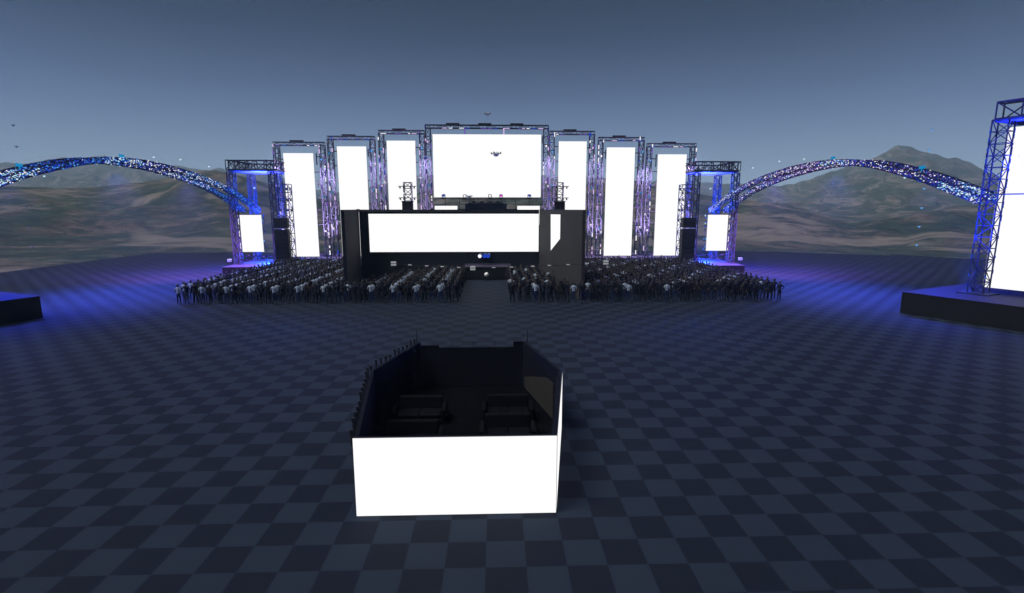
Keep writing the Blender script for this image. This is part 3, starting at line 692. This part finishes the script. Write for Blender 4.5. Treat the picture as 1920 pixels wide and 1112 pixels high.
# ------------------------------------------------------------------ people
SKIN = mat('skin', (.085, .052, .045), .6); SKIN2 = mat('skin_dark', (.04, .022, .018), .6)
HAIRB = mat('hair_black', (.006, .005, .005), .6); HAIRN = mat('hair_brown', (.010, .007, .006), .6)
def cloth(n, c): return mat(n, c, .85, spec=.15, var=.25, scale=12)
C = dict(pale=cloth('pale_shirt', (.25, .31, .39)), black=cloth('black_jacket', (.003, .005, .012)), char=cloth('charcoal_top', (.006, .009, .018)),
         jean=cloth('blue_jeans', (.009, .018, .060)), dark=cloth('dark_trousers', (.003, .005, .012)), shoe=mat('shoe_white', (.2, .2, .22), .6), shoed=mat('shoe_black', (.01, .01, .012), .5),
         olive=cloth('grey_brown_top', (.010, .009, .012)), eye=mat('eye', (.01, .008, .008), .3))
def person_mesh(name, pose, shirt, leg, skin, hair, shoe, h=1.86, sleeve='short', stance=.12, build=1.0, long_hair=False):
    """one continuous body grown over a skeleton, facing +Y, feet at z=0"""
    k = h / 1.86
    V, E, Rd = [], [], []
    def v(p, r, par=None):
        V.append(Vector(p) * k); Rd.append((r*k*build, r*k*build) if not isinstance(r, tuple) else (r[0]*k*build, r[1]*k*build))
        if par is not None: E.append((par, len(V) - 1))
        return len(V) - 1
    pel = v((0, 0, .98), (.155, .115)); wa = v((0, .01, 1.14), (.135, .10), pel); chst = v((0, 0, 1.34), (.165, .115), wa); nk0 = v((0, -.01, 1.50), (.085, .075), chst)
    nk = v((0, .0, 1.58), .055, nk0); hd = v((0, .02, 1.68), (.078, .09), nk); hd2 = v((0, .015, 1.77), (.074, .088), hd)
    v((0, .125, 1.665), .014, hd)                                    # nose
    for s in (-1, 1): v((s*.09, .01, 1.69), .014, hd)              # ears
    hands = []
    for s in (-1, 1):
        hip = v((s*.10, 0, .90), .095, pel); kn = v((s*(stance*.5 + .05), .02 + pose.get('knee', 0)*s, .51), .062, hip)
        an = v((s*stance, -.02 + pose.get('step', 0)*s, .10), .042, kn); v((s*(stance + .02), .13 + pose.get('step', 0)*s, .04), (.042, .036), an)
        sh = v((s*.19, -.01, 1.46), .066, chst if False else nk0); el_, wr, pm = pose['arm'][0 if s < 0 else 1]
        e = v((s*el_[0], el_[1], el_[2]), .045, sh); w_ = v((s*wr[0], wr[1], wr[2]), .030, e); p = v((s*pm[0], pm[1], pm[2]), (.034, .026), w_)
        hands.append((V[w_].copy(), V[p].copy(), s))
    me = bpy.data.meshes.new(name); me.from_pydata(V, E, []); o = bpy.data.objects.new(name, me); COL.objects.link(o)
    sk = o.modifiers.new('skin', 'SKIN'); sk.use_smooth_shade = True
    for i, r in enumerate(Rd): me.skin_vertices[0].data[i].radius = r; me.skin_vertices[0].data[i].use_root = (i == 0)
    ss = o.modifiers.new('sub', 'SUBSURF'); ss.levels = 1; ss.render_levels = 1
    dg = bpy.context.evaluated_depsgraph_get(); ev = o.evaluated_get(dg); m2 = bpy.data.meshes.new_from_object(ev)
    bpy.data.objects.remove(o)
    vs = [tuple(x.co) for x in m2.vertices]; fs = [tuple(p.vertices) for p in m2.polygons]; mi = []
    for p in m2.polygons:
        c = p.center / k; x = abs(c.x)
        if c.z < .085: t = 5
        elif c.z < 1.0 and x < .21 and not any((c*k - hp).length < .16 for _, hp, _ in hands): t = 1
        elif c.z > 1.56 and x < .12:
            t = 3 if (c.z > 1.79 or c.y < .035 and c.z > 1.62) else 2
        else:
            t = 0
            for (wr_, pm_, s) in hands:
                el_ = Vector((s*pose['arm'][0 if s < 0 else 1][0][0], *pose['arm'][0 if s < 0 else 1][0][1:]))*k
                cc = c*k
                if (cc - pm_).length < .075*k or (cc - wr_).length < .06*k: t = 2
                elif sleeve == 'short':
                    ax = wr_ - el_; u = (cc - el_).dot(ax) / ax.length_squared
                    if u > -.15 and (cc - (el_ + ax*max(0, min(1, u)))).length < .075*k: t = 2
        mi.append(t)
    mb = MB(); mb.v = vs; mb.f = fs; mb.m = mi
    for wr_, pm_, s in hands:                                        # five fingers on each hand
        ax = (pm_ - wr_).normalized(); sd = ax.cross(Vector((s, .2, .1))).normalized()
        for q_, (off, ln) in enumerate(((-.028, .062), (-.010, .075), (.010, .070), (.028, .055))):
            b0 = pm_ + ax*.02 + sd*off; b1 = b0 + ax*ln*.55; b2 = b1 + (ax*.8 + Vector((-s*.5, .1, 0))).normalized()*ln*.5
            mb.tube(b0, b1, .010, 5, .009, 2); mb.tube(b1, b2, .009, 5, .007, 2)
        th = wr_.lerp(pm_, .5) + sd*-.025; mb.tube(th, th + (ax*.5 - sd).normalized()*.06, .012, 5, .009, 2)
    for s in (-1, 1): mb.ball((s*.03*k, .105*k, 1.70*k), .012*k, 6, 4, 4)
    mb.box((0, .108*k, 1.625*k), (.05*k, .012*k, .010*k), 0, 4)
    # hair cap
    mb.ball((0, -.006*k, 1.755*k), .103*k, 12, 8, 3, (.93, 1.03, .92))
    if long_hair: mb.ball((0, -.07*k, 1.62*k), .10*k, 10, 8, 3, (.95, .55, 1.5))
    me = bpy.data.meshes.new(name); me.from_pydata(mb.v, [], mb.f); me.update()
    for mm in (C[shirt], C[leg], skin, hair, C['eye'], C[shoe]): me.materials.append(mm)
    me.polygons.foreach_set('material_index', mb.m); me.polygons.foreach_set('use_smooth', [True]*len(mb.f))
    return me
relax = ((.27, -.03, 1.18), (.30, .05, .93), (.30, .09, .84))
out = ((.29, -.07, 1.19), (.34, .0, .95), (.36, .05, .86))
hips = ((.40, -.06, 1.22), (.24, .04, 1.03), (.19, .09, 1.0))
fold = ((.28, .0, 1.20), (.12, .22, 1.22), (.03, .24, 1.25))
phone = ((.27, .10, 1.25), (.14, .34, 1.42), (.10, .38, 1.50))
raised = ((.30, .12, 1.62), (.24, .20, 1.88), (.23, .21, 1.97))
PR = {
 'pale':  dict(label='person in pale t-shirt and blue jeans', me=person_mesh('person', dict(arm=(fold, relax)), 'pale', 'jean', SKIN, HAIRN, 'shoe', 1.82)),
 'jacket': dict(label='person in black jacket and dark trousers, arms held out', me=person_mesh('person', dict(arm=(out, out), step=.05), 'black', 'dark', SKIN, HAIRB, 'shoed', 1.90, 'long', .17, 1.06)),
 'char':  dict(label='person in charcoal top and dark trousers', me=person_mesh('person', dict(arm=(relax, hips)), 'char', 'dark', SKIN2, HAIRB, 'shoed', 1.86, 'long', .13)),
 'hands': dict(label='person in black top and blue jeans, hands on hips', me=person_mesh('person', dict(arm=(hips, hips)), 'black', 'jean', SKIN, HAIRB, 'shoe', 1.84, 'short', .15)),
 'woman': dict(label='long-haired person in dark brown top and dark trousers', me=person_mesh('person', dict(arm=(fold, phone)), 'olive', 'dark', SKIN, HAIRN, 'shoe', 1.72, 'short', .09, .9, True)),
 'arm':   dict(label='person in black clothes with one arm raised', me=person_mesh('person', dict(arm=(relax, raised), step=-.04), 'black', 'dark', SKIN2, HAIRB, 'shoe', 1.84, 'long', .14)),
}
cycleL = ['jacket', 'char', 'pale', 'hands', 'jacket', 'pale', 'char', 'woman', 'pale', 'jacket', 'arm', 'pale']
cycleR = ['jacket', 'hands', 'char', 'pale', 'char', 'jacket', 'woman', 'jacket', 'pale', 'hands', 'arm', 'char']
pr = random.Random(3)
def x_on(y, pts):  # pts (x,y) polyline
    return float(np.interp(y, [p[1] for p in pts], [p[0] for p in pts]))
PITCH, ROW, Y0 = .657, 1.0, 33.25
stuff_v, stuff_f, stuff_m = [], [], []
people = []
for side, cyc in ((-1, cycleL), (1, cycleR)):
    for row in range(25):
        y = Y0 + row * ROW
        pos = 0
        for i in range(36 if side > 0 or row > 1 else 36):
            x = side * (2.35 + .0 + (PITCH + .006) * i) + (.15 if side > 0 else -.05); ok = True
            if side < 0:
                if i > 36: ok = False
                wing = x_on(y, [(-11.81, 34.5), (-14.6, 50)]); lim = x_on(y, [(-11.35, 33), (-10.6, 38.5), (-8.9, 42.5), (-5.2, 47.2)])
                if y > 34.3 and wing - .6 < x < lim: ok = False
                if y >= 47.0 and x > -15.4: ok = False
                if y > 54 and x < -26.0: ok = False
            else:
                wing = x_on(y, [(8.57, 34.6), (6.12, 50)]); lim = x_on(y, [(7.66, 33), (7.0, 38), (6.0, 47.2)])
                if y > 34.3 and lim < x < wing + .8: ok = False
                if y >= 47.0 and x < 7: ok = False
                if y > 54 and x > 26: ok = False
            if abs(abs(x) - 25.75) < 1.35 and 54.7 < y < 56.8: ok = False
            if not ok: continue
            pos += 1
            kind = cyc[(i + (0 if side < 0 else row * 5)) % len(cyc)]
            if pr.random() < .16: kind = pr.choice(['jacket', 'char', 'hands', 'woman'])
            people.append((row, side, pos, kind, x + pr.uniform(-.1, .1), y + pr.uniform(-.14, .14), pr.uniform(-.25, .25), pr.uniform(.965, 1.03)))
rows = ['front row', 'second row', 'third row', 'fourth row', 'fifth row']
def ordi(n): return f"{n}{'th' if 10 <= n % 100 <= 20 else {1:'st',2:'nd',3:'rd'}.get(n % 10, 'th')}"
cnt = 0
stuff_src = {}
for k, p in PR.items():
    o = bpy.data.objects.new('tmp', p['me']); COL.objects.link(o)
    dm = o.modifiers.new('dec', 'DECIMATE'); dm.ratio = .28
    m2 = bpy.data.meshes.new_from_object(o.evaluated_get(bpy.context.evaluated_depsgraph_get())); bpy.data.objects.remove(o)
    stuff_src[k] = (np.array([x.co[:] for x in m2.vertices]), [tuple(f.vertices) for f in m2.polygons], [f.material_index for f in m2.polygons])
ALLM = []; moff = {}
for k, p in PR.items(): moff[k] = len(ALLM); ALLM += list(p['me'].materials)
sv = []; nv = 0
for (row, side, pos, kind, x, y, rz, scl) in people:
    if row < 4 and cnt < 300:
        o = bpy.data.objects.new('person', PR[kind]['me']); COL.objects.link(o)
        o.location = (x, y, 0); o.rotation_euler = (0, 0, rz); o.scale = (scl,)*3
        tag(o, f"{PR[kind]['label']}, {rows[row]}, {ordi(pos)} {'left' if side < 0 else 'right'} of aisle", 'person', 'crowd standing before the stage')
        cnt += 1
    else:
        V_, F_, M_ = stuff_src[kind]; c, s_ = math.cos(rz), math.sin(rz)
        P_ = V_ * scl; P_ = np.c_[P_[:, 0]*c - P_[:, 1]*s_ + x, P_[:, 0]*s_ + P_[:, 1]*c + y, P_[:, 2]]
        sv.append(P_); stuff_f += [tuple(i + nv for i in f) for f in F_]; stuff_m += [m_ + moff[kind] for m_ in M_]; nv += len(V_)
me = bpy.data.meshes.new('crowd'); me.from_pydata(np.concatenate(sv).tolist(), [], stuff_f); me.update()
for mm in ALLM: me.materials.append(mm)
me.polygons.foreach_set('material_index', stuff_m); me.polygons.foreach_set('use_smooth', [True]*len(stuff_f))
o = bpy.data.objects.new('crowd', me); COL.objects.link(o)
tag(o, 'packed crowd in the rows behind, standing up to the stage', 'crowd', None, 'stuff')

# ------------------------------------------------------------------ stage lamps
def lamp(kind, loc, target, col, power, size=.3, cone=70, blend=.8):
    l = bpy.data.lights.new('stage_light', kind); l.energy = power; l.color = col
    if kind == 'SPOT': l.spot_size = R(cone); l.spot_blend = blend; l.shadow_soft_size = size
    else: l.shadow_soft_size = size
    o = bpy.data.objects.new('stage_light', l); COL.objects.link(o); o.location = loc
    if target: o.rotation_euler = (Vector(loc) - Vector(target)).to_track_quat('Z', 'Y').to_euler()
for s in (-1, 1):
    lamp('SPOT', (s*35.2, 41.5, 11.6), (s*34.2, 40, 0), (.11, .15, 1.0), 52000, .4, 112, 1)      # blue pool under the arch
    lamp('SPOT', (s*37.4, 32.5, 10.2), (s*36.6, 32, 0), (.06, .10, 1.0), 20000, .4, 112, 1)      # blue pool by the side platform
    lamp('SPOT', (s*33.6, 50.5, 11.0), (s*37.5, 54.5, 0), (.42, .18, .95), 62000, .4, 112, 1)    # violet pool at the stage ends
    lamp('SPOT', (s*28.5, 54.5, 8), (s*30.0, 57.5, 0), (.45, .12, 1.0), 16000, .4, 70, 1)       # violet wash on the end platforms
    for z in (2.6, 6.8): lamp('POINT', (s*29.4, 59.3, z), None, (.02, .10, 1.0), 10000, .3)           # end towers
    lamp('POINT', (s*29.4, 58.9, 10.6), None, (.02, .10, 1.0), 6000, .3)
    lamp('SPOT', (s*34.2, 24.6, 1.9), (s*36.8, 26.9, 11), (.02, .07, 1.0), 70000, .3, 60, .8)    # side portals, from below
    lamp('POINT', (s*38.5, 26.2, 11.2), None, (.02, .06, 1.0), 2500, .3)
    lamp('POINT', (s*35.8, 28.5, 4.5), None, (.02, .04, 1.0), 1300, .3)
    for x in (8.15, 14.5, 21.1, 27.5):                                                             # uplights at the portal feet
        lamp('SPOT', (s*x, 57.9, 1.9), (s*x, 60.3, 11), (.85, .58, 1.0), 45000, .15, 60, .9)
        lamp('SPOT', (s*x, 58.0, 15.5 if x > 20 else 17.0), (s*x, 60.4, 8.5), (.85, .6, 1.0), 36000, .15, 58, .9)
